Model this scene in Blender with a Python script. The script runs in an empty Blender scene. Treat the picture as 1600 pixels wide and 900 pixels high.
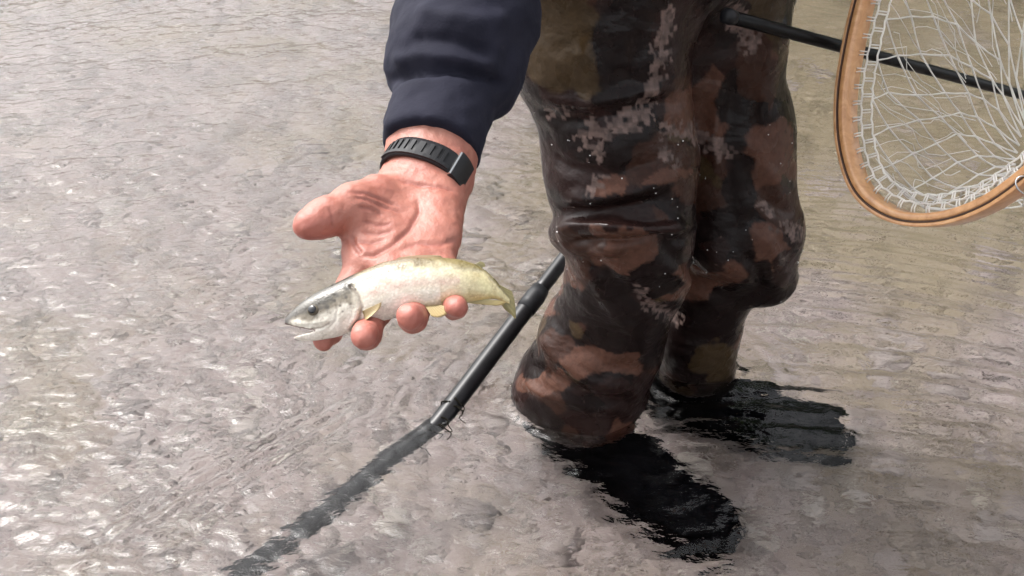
import bpy, math, random
import numpy as np
from mathutils import Vector, Matrix, noise as mnoise

random.seed(7)
rng = np.random.default_rng(7)
scene = bpy.context.scene
col = scene.collection
R = math.radians

# ------------------------------------------------------------------ camera
PITCH = R(32.0)
CAMH = 1.0                      # metres above the water (z = 0)
FPX = 1600.0                    # focal length in photo pixels
cam_d = bpy.data.cameras.new('camera')
cam = bpy.data.objects.new('camera', cam_d)
col.objects.link(cam)
cam_d.sensor_width = 36.0
cam_d.lens = 36.0 * FPX / 1600.0
cam_d.clip_start = 0.05
cam_d.clip_end = 500.0
cam.location = (0, 0, CAMH)
cam.rotation_euler = (math.pi / 2 - PITCH, 0, 0)
scene.camera = cam

# ------------------------------------------------------------------ world, sun, exposure
SUN_EL, SUN_AZ = R(58), R(299)    # azimuth clockwise from +Y
world = bpy.data.worlds.new('World')
scene.world = world
world.use_nodes = True
wn = world.node_tree
bg = wn.nodes['Background']
sky = wn.nodes.new('ShaderNodeTexSky')
sky.sky_type = 'NISHITA'
sky.sun_disc = False
sky.sun_elevation = SUN_EL
sky.sun_rotation = SUN_AZ
sky.dust_density = 6.0
sky.air_density = 1.0
sky.ozone_density = 1.0
# thin bright cloud veil: the sky colour pulled towards white, with soft uneven cloud
bw = wn.nodes.new('ShaderNodeRGBToBW')
wn.links.new(sky.outputs[0], bw.inputs[0])
wtc = wn.nodes.new('ShaderNodeTexCoord')
cl = wn.nodes.new('ShaderNodeTexNoise')
cl.inputs['Scale'].default_value = 2.6
cl.inputs['Detail'].default_value = 5
wn.links.new(wtc.outputs['Generated'], cl.inputs['Vector'])
mr = wn.nodes.new('ShaderNodeMapRange')
mr.inputs[1].default_value, mr.inputs[2].default_value = 0.3, 0.7
mr.inputs[3].default_value, mr.inputs[4].default_value = 1.3, 2.6
wn.links.new(cl.outputs['Fac'], mr.inputs[0])
mu = wn.nodes.new('ShaderNodeMath'); mu.operation = 'MULTIPLY'
wn.links.new(bw.outputs[0], mu.inputs[0]); wn.links.new(mr.outputs[0], mu.inputs[1])
wm = wn.nodes.new('ShaderNodeMix'); wm.data_type = 'RGBA'
wm.inputs[0].default_value = 0.8
wn.links.new(sky.outputs[0], wm.inputs[6]); wn.links.new(mu.outputs[0], wm.inputs[7])
wn.links.new(wm.outputs[2], bg.inputs[0])
bg.inputs[1].default_value = 0.15
sun_d = bpy.data.lights.new('sun', 'SUN')
sun = bpy.data.objects.new('sun', sun_d)
col.objects.link(sun)
sun_d.energy = 0.9
sun_d.angle = R(15)
sun_d.color = (1.0, 0.96, 0.91)
sdir = Vector((math.sin(SUN_AZ) * math.cos(SUN_EL), math.cos(SUN_AZ) * math.cos(SUN_EL), math.sin(SUN_EL)))
sun.rotation_euler = sdir.to_track_quat('Z', 'Y').to_euler()
sun.location = (0, 0, 6)
scene.view_settings.view_transform = 'Standard'
scene.view_settings.look = 'None'
scene.view_settings.gamma = 1.0
scene.view_settings.exposure = 1.15
scene.cycles.use_denoising = True
scene.cycles.max_bounces = 8
scene.cycles.transmission_bounces = 8
scene.cycles.transparent_max_bounces = 12
scene.cycles.blur_glossy = 0.3
scene.cycles.sample_clamp_indirect = 6.0
scene.cycles.sample_clamp_direct = 8.0

# ------------------------------------------------------------------ pixel -> world helpers
CF = np.array([0, math.cos(PITCH), -math.sin(PITCH)])
CU = np.array([0, math.sin(PITCH), math.cos(PITCH)])
CR = np.array([1.0, 0, 0])
CO = np.array([0, 0, CAMH])
CM = np.stack([CR, CU, -CF], axis=1)           # camera axes as columns


def P(px, py, d):
    """photo pixel and depth along the view axis -> world"""
    return CO + d * (CF + (px - 800) / FPX * CR + (450 - py) / FPX * CU)


def PZ(px, py, z):
    """photo pixel on the horizontal plane z"""
    v = CF + (px - 800) / FPX * CR + (450 - py) / FPX * CU
    return CO + v * ((z - CAMH) / v[2])


def PY(px, py, y):
    v = CF + (px - 800) / FPX * CR + (450 - py) / FPX * CU
    return CO + v * (y / v[1])


def proj(W):
    """world (n,3) -> photo pixels and depth"""
    q = np.asarray(W) - CO
    d = q @ CF
    return 800 + FPX * (q @ CR) / d, 450 - FPX * (q @ CU) / d, d


# ------------------------------------------------------------------ materials
def newmat(name):
    m = bpy.data.materials.new(name)
    m.use_nodes = True
    nt = m.node_tree
    return m, nt, nt.nodes['Principled BSDF']


def N(nt, kind, **kw):
    n = nt.nodes.new('ShaderNode' + kind)
    for k, v in kw.items():
        if k.startswith('i_'):
            key = k[2:]
            key = int(key) if key.isdigit() else key
            n.inputs[key].default_value = v
        else:
            setattr(n, k, v)
    return n


def L(nt, a, b):
    nt.links.new(a, b)


def ramp(nt, fac, stops, interp='LINEAR'):
    r = nt.nodes.new('ShaderNodeValToRGB')
    r.color_ramp.interpolation = interp
    els = r.color_ramp.elements
    while len(els) < len(stops):
        els.new(0.5)
    for e, (p, c) in zip(els, stops):
        e.position = p
        e.color = (*c, 1) if len(c) == 3 else c
    L(nt, fac, r.inputs[0])
    return r.outputs[0]


def mixc(nt, fac, a, b, mode='MIX'):
    m = nt.nodes.new('ShaderNodeMix')
    m.data_type = 'RGBA'
    m.blend_type = mode
    for sock, v in ((m.inputs[0], fac), (m.inputs[6], a), (m.inputs[7], b)):
        if hasattr(v, 'is_linked') or hasattr(v, 'links'):
            L(nt, v, sock)
        elif isinstance(v, (int, float)):
            sock.default_value = v
        else:
            sock.default_value = (*v, 1)
    return m.outputs[2]


def noise_tex(nt, vec, scale, detail=2.0, rough=0.5, dist=0.0):
    n = N(nt, 'TexNoise')
    n.inputs['Scale'].default_value = scale
    n.inputs['Detail'].default_value = detail
    n.inputs['Roughness'].default_value = rough
    n.inputs['Distortion'].default_value = dist
    if vec is not None:
        L(nt, vec, n.inputs['Vector'])
    return n.outputs['Fac']


def bump(nt, bsdf, h, strength, dist):
    b = N(nt, 'Bump')
    b.inputs['Strength'].default_value = strength
    b.inputs['Distance'].default_value = dist
    L(nt, h, b.inputs['Height'])
    L(nt, b.outputs[0], bsdf.inputs['Normal'])
    return b


def vmul(nt, vec, s, off=(0, 0, 0)):
    m = N(nt, 'Mapping')
    m.inputs['Scale'].default_value = s
    m.inputs['Location'].default_value = off
    L(nt, vec, m.inputs['Vector'])
    return m.outputs[0]


MAT = {}


def m_simple(name, color, rough=0.5, spec=0.5, var=0.15, scale=30.0, metallic=0.0, bmp=0.0, bdist=0.001):
    m, nt, b = newmat(name)
    tc = N(nt, 'TexCoord').outputs['Object']
    n = noise_tex(nt, tc, scale, 4)
    c = ramp(nt, n, [(0.25, tuple(x * (1 - var) for x in color)), (0.75, tuple(min(1, x * (1 + var)) for x in color))])
    L(nt, c, b.inputs['Base Color'])
    b.inputs['Roughness'].default_value = rough
    b.inputs['Metallic'].default_value = metallic
    b.inputs['Specular IOR Level'].default_value = spec
    if bmp:
        bump(nt, b, n, bmp, bdist)
    MAT[name] = m
    return m


def m_water():
    m, nt, b = newmat('water')
    nt.nodes.remove(b)
    g = N(nt, 'BsdfRefraction')
    g.inputs['Color'].default_value = (0.97, 0.97, 0.96, 1)
    g.inputs['Roughness'].default_value = 0.11
    g.inputs['IOR'].default_value = 1.36
    gl = N(nt, 'BsdfGlossy')
    gl.inputs['Roughness'].default_value = 0.02
    fr = N(nt, 'Fresnel')
    fr.inputs['IOR'].default_value = 1.36
    mx = N(nt, 'MixShader')
    L(nt, fr.outputs[0], mx.inputs[0]); L(nt, g.outputs[0], mx.inputs[1]); L(nt, gl.outputs[0], mx.inputs[2])
    tc = N(nt, 'TexCoord').outputs['Object']
    v = vmul(nt, tc, (1.0, 1.7, 1.0))
    n1 = noise_tex(nt, v, 34, 3, 0.55, 0.4)
    n2 = noise_tex(nt, v, 95, 2, 0.5, 0.2)
    ma = N(nt, 'Math', operation='MULTIPLY_ADD')
    L(nt, n2, ma.inputs[0]); ma.inputs[1].default_value = 0.28
    L(nt, n1, ma.inputs[2])
    bp = N(nt, 'Bump')
    bp.inputs['Strength'].default_value = 0.5
    bp.inputs['Distance'].default_value = 0.0045
    L(nt, ma.outputs[0], bp.inputs['Height'])
    for q in (g, gl, fr):
        L(nt, bp.outputs[0], q.inputs['Normal'])
    L(nt, mx.outputs[0], nt.nodes['Material Output'].inputs['Surface'])
    MAT['water'] = m


def algae(nt, tc):
    """mask of the olive algae film: patchy, thicker on the bed beyond the angler"""
    n = noise_tex(nt, tc, 2.1, 4, 0.6)
    sx = N(nt, 'SeparateXYZ')
    L(nt, tc, sx.inputs[0])
    a = N(nt, 'MapRange', interpolation_type='SMOOTHSTEP')
    a.inputs[1].default_value, a.inputs[2].default_value = 1.35, 2.4
    L(nt, sx.outputs[1], a.inputs[0])
    b = N(nt, 'MapRange', interpolation_type='SMOOTHSTEP')
    b.inputs[1].default_value, b.inputs[2].default_value = -0.7, 0.5
    L(nt, sx.outputs[0], b.inputs[0])
    m1 = N(nt, 'Math', operation='MULTIPLY')
    L(nt, a.outputs[0], m1.inputs[0]); L(nt, b.outputs[0], m1.inputs[1])
    m2 = N(nt, 'Math', operation='MULTIPLY_ADD')
    L(nt, m1.outputs[0], m2.inputs[0]); m2.inputs[1].default_value = 0.30
    L(nt, n, m2.inputs[2])
    return ramp(nt, m2.outputs[0], [(0.48, (0, 0, 0)), (0.74, (0.9, 0.9, 0.9))])


def m_bed():
    m, nt, b = newmat('riverbed')
    tc = N(nt, 'TexCoord').outputs['Object']
    vo = N(nt, 'TexVoronoi')
    vo.inputs['Scale'].default_value = 38
    L(nt, tc, vo.inputs['Vector'])
    c1 = ramp(nt, vo.outputs['Color'], [(0.2, (0.195, 0.155, 0.147)), (0.55, (0.232, 0.191, 0.182)), (0.85, (0.262, 0.222, 0.212))])
    c2 = mixc(nt, algae(nt, tc), c1, (0.186, 0.150, 0.093))
    L(nt, c2, b.inputs['Base Color'])
    b.inputs['Roughness'].default_value = 0.9
    bump(nt, b, vo.outputs['Distance'], 0.6, 0.01)
    MAT['riverbed'] = m


def m_pebble(name, attr):
    m, nt, b = newmat(name)
    if attr:
        a = N(nt, 'Attribute', attribute_name='rnd')
        rnd = a.outputs['Fac']
    else:
        rnd = N(nt, 'ObjectInfo').outputs['Random']
    c = ramp(nt, rnd, [(0.0, (0.17, 0.137, 0.127)), (0.3, (0.216, 0.177, 0.168)), (0.6, (0.242, 0.202, 0.192)),
                       (0.88, (0.265, 0.232, 0.216)), (0.97, (0.42, 0.385, 0.345))])
    tc = N(nt, 'TexCoord').outputs['Object']
    n = noise_tex(nt, tc, 70 if attr else 4, 4)
    c = mixc(nt, 0.35 if attr else 0.6, c, ramp(nt, n, [(0.3, (0.18, 0.148, 0.137)), (0.7, (0.26, 0.228, 0.214))]))
    # olive algae film where the current is slower
    if attr:
        c = mixc(nt, algae(nt, tc), c, (0.186, 0.150, 0.093))
    L(nt, c, b.inputs['Base Color'])
    b.inputs['Roughness'].default_value = 0.75
    MAT[name] = m


def m_camo():
    m, nt, b = newmat('camo_wader_fabric')
    tc = N(nt, 'TexCoord').outputs['Object']
    a = N(nt, 'Attribute', attribute_name='Col')
    n3 = noise_tex(nt, tc, 130, 4, 0.65)
    c = mixc(nt, 0.55, a.outputs['Color'], ramp(nt, n3, [(0.3, (0.3, 0.3, 0.3)), (0.7, (0.75, 0.72, 0.7))]), 'OVERLAY')
    L(nt, c, b.inputs['Base Color'])
    nr = noise_tex(nt, tc, 22, 4)
    L(nt, ramp(nt, nr, [(0.35, (0.17,) * 3), (0.65, (0.42,) * 3)]), b.inputs['Roughness'])
    b.inputs['Specular IOR Level'].default_value = 0.17
    hb = noise_tex(nt, tc, 45, 5, 0.55)
    vv_ = vmul(nt, tc, (1, 1, 2.0))
    hb2 = noise_tex(nt, vv_, 11, 3, 0.5, 0.5)
    ma = N(nt, 'Math', operation='MULTIPLY_ADD')
    L(nt, hb2, ma.inputs[0]); ma.inputs[1].default_value = 2.2
    L(nt, hb, ma.inputs[2])
    bump(nt, b, ma.outputs[0], 0.42, 0.006)
    MAT['camo'] = m


def m_navy():
    m, nt, b = newmat('navy_sweatshirt_fabric')
    tc = N(nt, 'TexCoord').outputs['Object']
    n = noise_tex(nt, tc, 14, 5, 0.6)
    c = ramp(nt, n, [(0.3, (0.0075, 0.0075, 0.0135)), (0.7, (0.0135, 0.0135, 0.0235))])
    L(nt, c, b.inputs['Base Color'])
    b.inputs['Roughness'].default_value = 0.85
    b.inputs['Sheen Weight'].default_value = 0.04
    b.inputs['Specular IOR Level'].default_value = 0.15
    b.inputs['Sheen Tint'].default_value = (0.3, 0.33, 0.5, 1)
    w = noise_tex(nt, tc, 420, 2)
    bump(nt, b, w, 0.35, 0.001)
    MAT['navy'] = m


def m_skin():
    m, nt, b = newmat('skin')
    a = N(nt, 'Attribute', attribute_name='Col')
    tc = N(nt, 'TexCoord').outputs['Object']
    n = noise_tex(nt, tc, 70, 4, 0.6)
    c = mixc(nt, 0.35, a.outputs['Color'], ramp(nt, n, [(0.3, (0.25, 0.080, 0.058)), (0.7, (0.37, 0.165, 0.125))]))
    L(nt, c, b.inputs['Base Color'])
    b.inputs['Roughness'].default_value = 0.5
    b.inputs['Subsurface Weight'].default_value = 0.12
    b.inputs['Subsurface Radius'].default_value = (1.0, 0.35, 0.2)
    b.inputs['Subsurface Scale'].default_value = 0.004
    vo = noise_tex(nt, tc, 380, 3, 0.6)
    bump(nt, b, vo, 0.4, 0.0012)
    MAT['skin'] = m


def m_fish():
    m, nt, b = newmat('trout_skin')
    a = N(nt, 'Attribute', attribute_name='Col')
    tc = N(nt, 'TexCoord').outputs['Object']
    n = noise_tex(nt, tc, 120, 4, 0.6)
    c = mixc(nt, 0.45, a.outputs['Color'], ramp(nt, n, [(0.3, (0.30, 0.28, 0.24)), (0.7, (0.8, 0.78, 0.72))]), 'OVERLAY')
    sc_ = N(nt, 'TexVoronoi')
    sc_.inputs['Scale'].default_value = 430
    L(nt, tc, sc_.inputs['Vector'])
    c = mixc(nt, 0.35, c, ramp(nt, sc_.outputs['Distance'], [(0.15, (1, 1, 1)), (0.6, (0.55, 0.53, 0.48))]), 'MULTIPLY')
    pg = noise_tex(nt, tc, 420, 3, 0.7)
    c = mixc(nt, ramp(nt, pg, [(0.60, (0, 0, 0)), (0.72, (0.22, 0.22, 0.22))]), c, (0.10, 0.09, 0.07))
    L(nt, c, b.inputs['Base Color'])
    L(nt, ramp(nt, n, [(0.3, (0.22,) * 3), (0.7, (0.42,) * 3)]), b.inputs['Roughness'])
    b.inputs['Metallic'].default_value = 0.12
    b.inputs['Coat Weight'].default_value = 0.4
    b.inputs['Coat Roughness'].default_value = 0.12
    vo = N(nt, 'TexVoronoi')
    vo.inputs['Scale'].default_value = 520
    L(nt, tc, vo.inputs['Vector'])
    bump(nt, b, vo.outputs['Distance'], 0.3, 0.0006)
    MAT['fish'] = m


def m_fin():
    m, nt, b = newmat('trout_fin')
    a = N(nt, 'Attribute', attribute_name='Col')
    L(nt, a.outputs['Color'], b.inputs['Base Color'])
    b.inputs['Roughness'].default_value = 0.35
    b.inputs['Transmission Weight'].default_value = 0.15
    MAT['fin'] = m


def m_wood():
    m, nt, b = newmat('bent_wood')
    a = N(nt, 'Attribute', attribute_name='along')
    tc = N(nt, 'TexCoord').outputs['Object']
    cx = N(nt, 'CombineXYZ')
    L(nt, a.outputs['Fac'], cx.inputs[0])
    ad = N(nt, 'VectorMath', operation='MULTIPLY_ADD')
    ad.inputs[1].default_value = (60, 60, 60)
    L(nt, tc, ad.inputs[0])
    cx2 = vmul(nt, cx.outputs[0], (9, 1, 1))
    L(nt, cx2, ad.inputs[2])
    n = noise_tex(nt, tc, 45, 4, 0.6, 1.5)
    c = ramp(nt, n, [(0.25, (0.35, 0.165, 0.065)), (0.55, (0.50, 0.265, 0.12)), (0.8, (0.60, 0.36, 0.18))])
    L(nt, c, b.inputs['Base Color'])
    b.inputs['Roughness'].default_value = 0.28
    b.inputs['Coat Weight'].default_value = 0.5
    b.inputs['Coat Roughness'].default_value = 0.1
    MAT['wood'] = m


def m_rubber():
    m, nt, b = newmat('clear_rubber')
    tc = N(nt, 'TexCoord').outputs['Object']
    n = noise_tex(nt, tc, 60, 3)
    L(nt, ramp(nt, n, [(0.3, (0.72, 0.70, 0.66)), (0.7, (0.92, 0.91, 0.88))]), b.inputs['Base Color'])
    b.inputs['Roughness'].default_value = 0.18
    b.inputs['Transmission Weight'].default_value = 0.45
    b.inputs['IOR'].default_value = 1.38
    MAT['rubber'] = m


m_water(); m_bed(); m_pebble('pebble_stone', False); m_pebble('gravel_stone', True)
m_camo(); m_navy(); m_skin(); m_fish(); m_fin(); m_wood(); m_rubber()
m_simple('black_rubber', (0.010, 0.010, 0.0115), 0.45, 0.25, 0.3, 80, bmp=0.2)
m_simple('boot_black', (0.004, 0.004, 0.005), 0.7, 0.0, 0.4, 60, bmp=0.4, bdist=0.003)
m_simple('carbon_black', (0.004, 0.0038, 0.004), 0.3, 0.2, 0.3, 60)
m_simple('staff_black', (0.010, 0.0095, 0.0105), 0.3, 0.3, 0.35, 50)
m_simple('dark_laminate', (0.05, 0.022, 0.012), 0.35, 0.5, 0.3, 60)
m_simple('steel', (0.55, 0.55, 0.55), 0.25, 0.5, 0.1, 60, metallic=1.0)
m_simple('eye_iris', (0.07, 0.058, 0.04), 0.4, 0.3, 0.2, 300)
m_simple('eye_pupil', (0.006, 0.006, 0.008), 0.08, 0.6, 0.1, 300)
m_simple('mouth_pink', (0.30, 0.12, 0.10), 0.4, 0.5, 0.2, 200)
m_simple('cap_cloth', (0.09, 0.085, 0.06), 0.9, 0.2, 0.2, 40)
m_simple('bead', (0.5, 0.5, 0.5), 0.08, 0.8, 0.05, 100)
m_simple('weed', (0.008, 0.007, 0.005), 0.9, 0.05, 0.3, 80)


# ------------------------------------------------------------------ mesh helpers
def mkobj(name, verts, faces, mat, parent=None, smooth=True, attrs=None):
    me = bpy.data.meshes.new(name)
    verts = np.asarray(verts, dtype=np.float64)
    if isinstance(faces, np.ndarray):
        nf, k = faces.shape
        me.vertices.add(len(verts))
        me.vertices.foreach_set('co', verts.ravel())
        me.loops.add(nf * k)
        me.loops.foreach_set('vertex_index', faces.ravel().astype(np.int32))
        me.polygons.add(nf)
        me.polygons.foreach_set('loop_start', np.arange(0, nf * k, k, dtype=np.int32))
        me.update(calc_edges=True)
    else:
        me.from_pydata([tuple(v) for v in verts], [], [tuple(f) for f in faces])
        me.update()
    me.validate()
    if smooth:
        me.polygons.foreach_set('use_smooth', np.ones(len(me.polygons), dtype=bool))
    if attrs:
        for an, arr in attrs.items():
            arr = np.asarray(arr, dtype=np.float32)
            if arr.ndim == 1:
                at = me.attributes.new(an, 'FLOAT', 'POINT')
                at.data.foreach_set('value', arr)
            else:
                at = me.attributes.new(an, 'FLOAT_COLOR', 'POINT')
                at.data.foreach_set('color', np.concatenate([arr, np.ones((len(arr), 1), np.float32)], 1).ravel())
    for mm in (mat if isinstance(mat, (list, tuple)) else [mat]):
        me.materials.append(MAT[mm] if isinstance(mm, str) else mm)
    o = bpy.data.objects.new(name, me)
    col.objects.link(o)
    if parent is not None:
        o.parent = parent
        o.matrix_parent_inverse = parent.matrix_world.inverted() if parent.type != 'EMPTY' else Matrix.Translation(parent.location).inverted()
    return o


def empty(name, loc, label, cat, group=None):
    o = bpy.data.objects.new(name, None)
    o.empty_display_size = 0.05
    o.location = loc
    col.objects.link(o)
    tag(o, label, cat, group)
    return o


def tag(o, label=None, cat=None, group=None, kind=None):
    for k, v in (('label', label), ('category', cat), ('group', group), ('kind', kind)):
        if v:
            o[k] = v
    return o


def catmull(pts, n, closed=False):
    pts = np.asarray(pts, float)
    m = len(pts)
    out = []
    segs = m if closed else m - 1
    for i in range(segs):
        if closed:
            p0, p1, p2, p3 = pts[(i - 1) % m], pts[i], pts[(i + 1) % m], pts[(i + 2) % m]
        else:
            p0, p1, p2, p3 = pts[max(i - 1, 0)], pts[i], pts[i + 1], pts[min(i + 2, m - 1)]
        for t in np.linspace(0, 1, n, endpoint=False):
            out.append(0.5 * ((2 * p1) + (-p0 + p2) * t + (2 * p0 - 5 * p1 + 4 * p2 - p3) * t * t + (-p0 + 3 * p1 - 3 * p2 + p3) * t ** 3))
    if not closed:
        out.append(pts[-1])
    return np.array(out)


def tube(path, radii, sides=10, caps=True, closed=False):
    """round tube along a path -> verts, faces"""
    path = np.asarray(path, float)
    n = len(path)
    radii = np.broadcast_to(np.asarray(radii, float), (n,))
    T = np.gradient(path, axis=0)
    if closed:
        T = np.roll(path, -1, 0) - np.roll(path, 1, 0)
    T /= np.linalg.norm(T, axis=1)[:, None] + 1e-12
    ref = np.array([0, 0, 1.0]) if abs(T[0][2]) < 0.9 else np.array([1.0, 0, 0])
    u = np.cross(T[0], ref); u /= np.linalg.norm(u)
    V, F = [], []
    for i in range(n):
        u = u - T[i] * (u @ T[i]); u /= np.linalg.norm(u)
        w = np.cross(T[i], u)
        for k in range(sides):
            a = 2 * math.pi * k / sides
            V.append(path[i] + radii[i] * (math.cos(a) * u + math.sin(a) * w))
    rings = n if closed else n - 1
    for i in range(rings):
        j = (i + 1) % n
        for k in range(sides):
            k2 = (k + 1) % sides
            F.append((i * sides + k, i * sides + k2, j * sides + k2, j * sides + k))
    if caps and not closed:
        F.append(tuple(range(sides - 1, -1, -1)))
        F.append(tuple((n - 1) * sides + k for k in range(sides)))
    return V, F


class Join:
    def __init__(s):
        s.V, s.F = [], []

    def add(s, VF):
        o = len(s.V)
        s.V += [tuple(v) for v in VF[0]]
        s.F += [tuple(i + o for i in f) for f in VF[1]]
        return s


# ------------------------------------------------------------------ signed-distance modelling
class SDF:
    """smooth unions of tapered capsules and ellipsoids, meshed with surface nets"""

    def __init__(s, res, frame=None):
        s.res = res
        s.prims = []
        s.M = np.eye(3) if frame is None else frame     # columns = axes of the grid frame

    def l(s, p):
        return (np.asarray(p, float) - CO) @ s.M

    def cap(s, a, b, r1, r2, k=0.01, sub=False):
        s.prims.append(('c', s.l(a), s.l(b), r1, r2, k, sub))

    def chain(s, pts, rs, k=0.01):
        for i in range(len(pts) - 1):
            s.cap(pts[i], pts[i + 1], rs[i], rs[i + 1], k)

    def ell(s, c, radii, axes=None, k=0.01, sub=False):
        A = np.eye(3) if axes is None else np.asarray(axes, float)   # rows = axes, world
        s.prims.append(('e', s.l(c), A @ s.M, np.asarray(radii, float), None, k, sub))

    def run(s, fn=None, extra=None):
        lo, hi = np.full(3, 1e9), np.full(3, -1e9)
        for p in s.prims:
            if p[6]:
                continue
            if p[0] == 'c':
                r = max(p[3], p[4])
                lo = np.minimum(lo, np.minimum(p[1], p[2]) - r); hi = np.maximum(hi, np.maximum(p[1], p[2]) + r)
            else:
                r = p[3].max()
                lo = np.minimum(lo, p[1] - r); hi = np.maximum(hi, p[1] + r)
        if extra is not None:
            lo, hi = extra
        lo = lo - 3 * s.res; hi = hi + 3 * s.res
        n = np.ceil((hi - lo) / s.res).astype(int) + 1
        ax = [(lo[i] + s.res * np.arange(n[i])).astype(np.float32) for i in range(3)]
        D = np.full(n, 0.06, np.float32)
        for p in s.prims:
            if p[0] == 'c':
                _, a, b, r1, r2, k, sub = p
                r = max(r1, r2); blo, bhi = np.minimum(a, b) - r, np.maximum(a, b) + r
            else:
                _, c, A, rr, _, k, sub = p
                blo, bhi = c - rr.max(), c + rr.max()
            mg = max(0.03, k * 1.5)
            i0 = np.maximum(((blo - mg - lo) / s.res).astype(int), 0)
            i1 = np.minimum(((bhi + mg - lo) / s.res).astype(int) + 2, n)
            if (i1 <= i0).any():
                continue
            sl = tuple(slice(i0[q], i1[q]) for q in range(3))
            X = ax[0][sl[0]][:, None, None]; Y = ax[1][sl[1]][None, :, None]; Z = ax[2][sl[2]][None, None, :]
            if p[0] == 'c':
                ab = b - a
                h = np.clip(((X - a[0]) * ab[0] + (Y - a[1]) * ab[1] + (Z - a[2]) * ab[2]) / max(ab @ ab, 1e-12), 0, 1)
                d = np.sqrt((X - a[0] - h * ab[0]) ** 2 + (Y - a[1] - h * ab[1]) ** 2 + (Z - a[2] - h * ab[2]) ** 2) - (r1 + (r2 - r1) * h)
            else:
                q = [(X - c[0]) * A[j][0] + (Y - c[1]) * A[j][1] + (Z - c[2]) * A[j][2] for j in range(3)]
                k0 = np.sqrt(sum((q[j] / rr[j]) ** 2 for j in range(3)))
                k1 = np.sqrt(sum((q[j] / rr[j] ** 2) ** 2 for j in range(3))) + 1e-6
                d = k0 * (k0 - 1) / k1
            cur = D[sl]
            if sub:
                d = -d
                h = np.maximum(k - np.abs(cur - d), 0) / k
                D[sl] = np.maximum(cur, d) + h * h * k / 4
            else:
                h = np.maximum(k - np.abs(cur - d), 0) / k
                D[sl] = np.minimum(cur, d) - h * h * k / 4
        if fn is not None:
            X = ax[0][:, None, None]; Y = ax[1][None, :, None]; Z = ax[2][None, None, :]
            D = fn(D, X, Y, Z)
        V, F = surface_nets(D, lo, s.res)
        return V @ s.M.T + CO, F


def surface_nets(D, lo, res):
    ins = D < 0
    nx, ny, nz = D.shape
    c = np.zeros((nx - 1, ny - 1, nz - 1), np.int8)
    for dx in (0, 1):
        for dy in (0, 1):
            for dz in (0, 1):
                c += ins[dx:nx - 1 + dx, dy:ny - 1 + dy, dz:nz - 1 + dz]
    act = (c > 0) & (c < 8)
    idx = np.argwhere(act)
    vid = np.full(act.shape, -1, np.int64)
    vid[act] = np.arange(len(idx))
    acc = np.zeros((len(idx), 3)); cnt = np.zeros(len(idx))
    corners = [(i, j, k) for i in (0, 1) for j in (0, 1) for k in (0, 1)]
    for a in corners:
        for ax_ in range(3):
            if a[ax_] == 1:
                continue
            b = list(a); b[ax_] = 1
            va = D[idx[:, 0] + a[0], idx[:, 1] + a[1], idx[:, 2] + a[2]]
            vb = D[idx[:, 0] + b[0], idx[:, 1] + b[1], idx[:, 2] + b[2]]
            m = (va < 0) != (vb < 0)
            t = np.where(m, va / np.where(m, va - vb, 1), 0)
            p = np.tile(np.array(a, float), (len(idx), 1)); p[:, ax_] += t
            acc[m] += p[m]; cnt[m] += 1
    V = lo + res * (idx + acc / cnt[:, None])
    Fs = []
    for ax_ in range(3):
        o1, o2 = (ax_ + 1) % 3, (ax_ + 2) % 3
        sa = [slice(None)] * 3; sb = [slice(None)] * 3
        sa[ax_] = slice(0, -1); sb[ax_] = slice(1, None)
        A, B = ins[tuple(sa)], ins[tuple(sb)]
        e = np.argwhere(A != B)
        ok = (e[:, o1] > 0) & (e[:, o2] > 0) & (e[:, o1] < D.shape[o1] - 1) & (e[:, o2] < D.shape[o2] - 1)
        e = e[ok]
        flip = A[e[:, 0], e[:, 1], e[:, 2]]
        q = []
        for (d1, d2) in ((-1, -1), (0, -1), (0, 0), (-1, 0)):
            w = e.copy(); w[:, o1] += d1; w[:, o2] += d2
            q.append(vid[w[:, 0], w[:, 1], w[:, 2]])
        q = np.stack(q, 1)
        q = np.where(flip[:, None], q, q[:, ::-1])
        Fs.append(q)
    F = np.concatenate(Fs)
    F = F[(F >= 0).all(1)]
    return V, F


def vnormals(V, F):
    n = np.cross(V[F[:, 2]] - V[F[:, 0]], V[F[:, 3]] - V[F[:, 1]])
    out = np.zeros_like(V)
    for k in range(4):
        np.add.at(out, F[:, k], n)
    return out / (np.linalg.norm(out, axis=1)[:, None] + 1e-12)


def relax(V, F, it=2, lam=0.5):
    for _ in range(it):
        acc = np.zeros_like(V); cnt = np.zeros(len(V))
        for a, b in ((0, 1), (1, 2), (2, 3), (3, 0)):
            np.add.at(acc, F[:, a], V[F[:, b]]); np.add.at(cnt, F[:, a], 1)
            np.add.at(acc, F[:, b], V[F[:, a]]); np.add.at(cnt, F[:, b], 1)
        V = V + lam * (acc / np.maximum(cnt, 1)[:, None] - V)
    return V


def polydist(x, y, pts):
    """2-D distance of points to a polyline and the parameter along it"""
    best = np.full(len(x), 1e9); par = np.zeros(len(x))
    m = len(pts) - 1
    for i in range(m):
        ax_, ay = pts[i]; bx, by = pts[i + 1]
        dx, dy = bx - ax_, by - ay
        h = np.clip(((x - ax_) * dx + (y - ay) * dy) / (dx * dx + dy * dy), 0, 1)
        d = np.hypot(x - ax_ - h * dx, y - ay - h * dy)
        u = d < best
        best[u] = d[u]; par[u] = (i + h[u]) / m
    return best, par


def fbm(V, scale, seed=0.0, octv=3):
    out = np.empty(len(V))
    for i, v in enumerate(V):
        out[i] = mnoise.fractal(Vector((v[0] * scale + seed, v[1] * scale - seed, v[2] * scale + 2 * seed)), 1.0, 2.0, octv)
    return out


# ================================================================== SETTING
BED = -0.24


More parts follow.
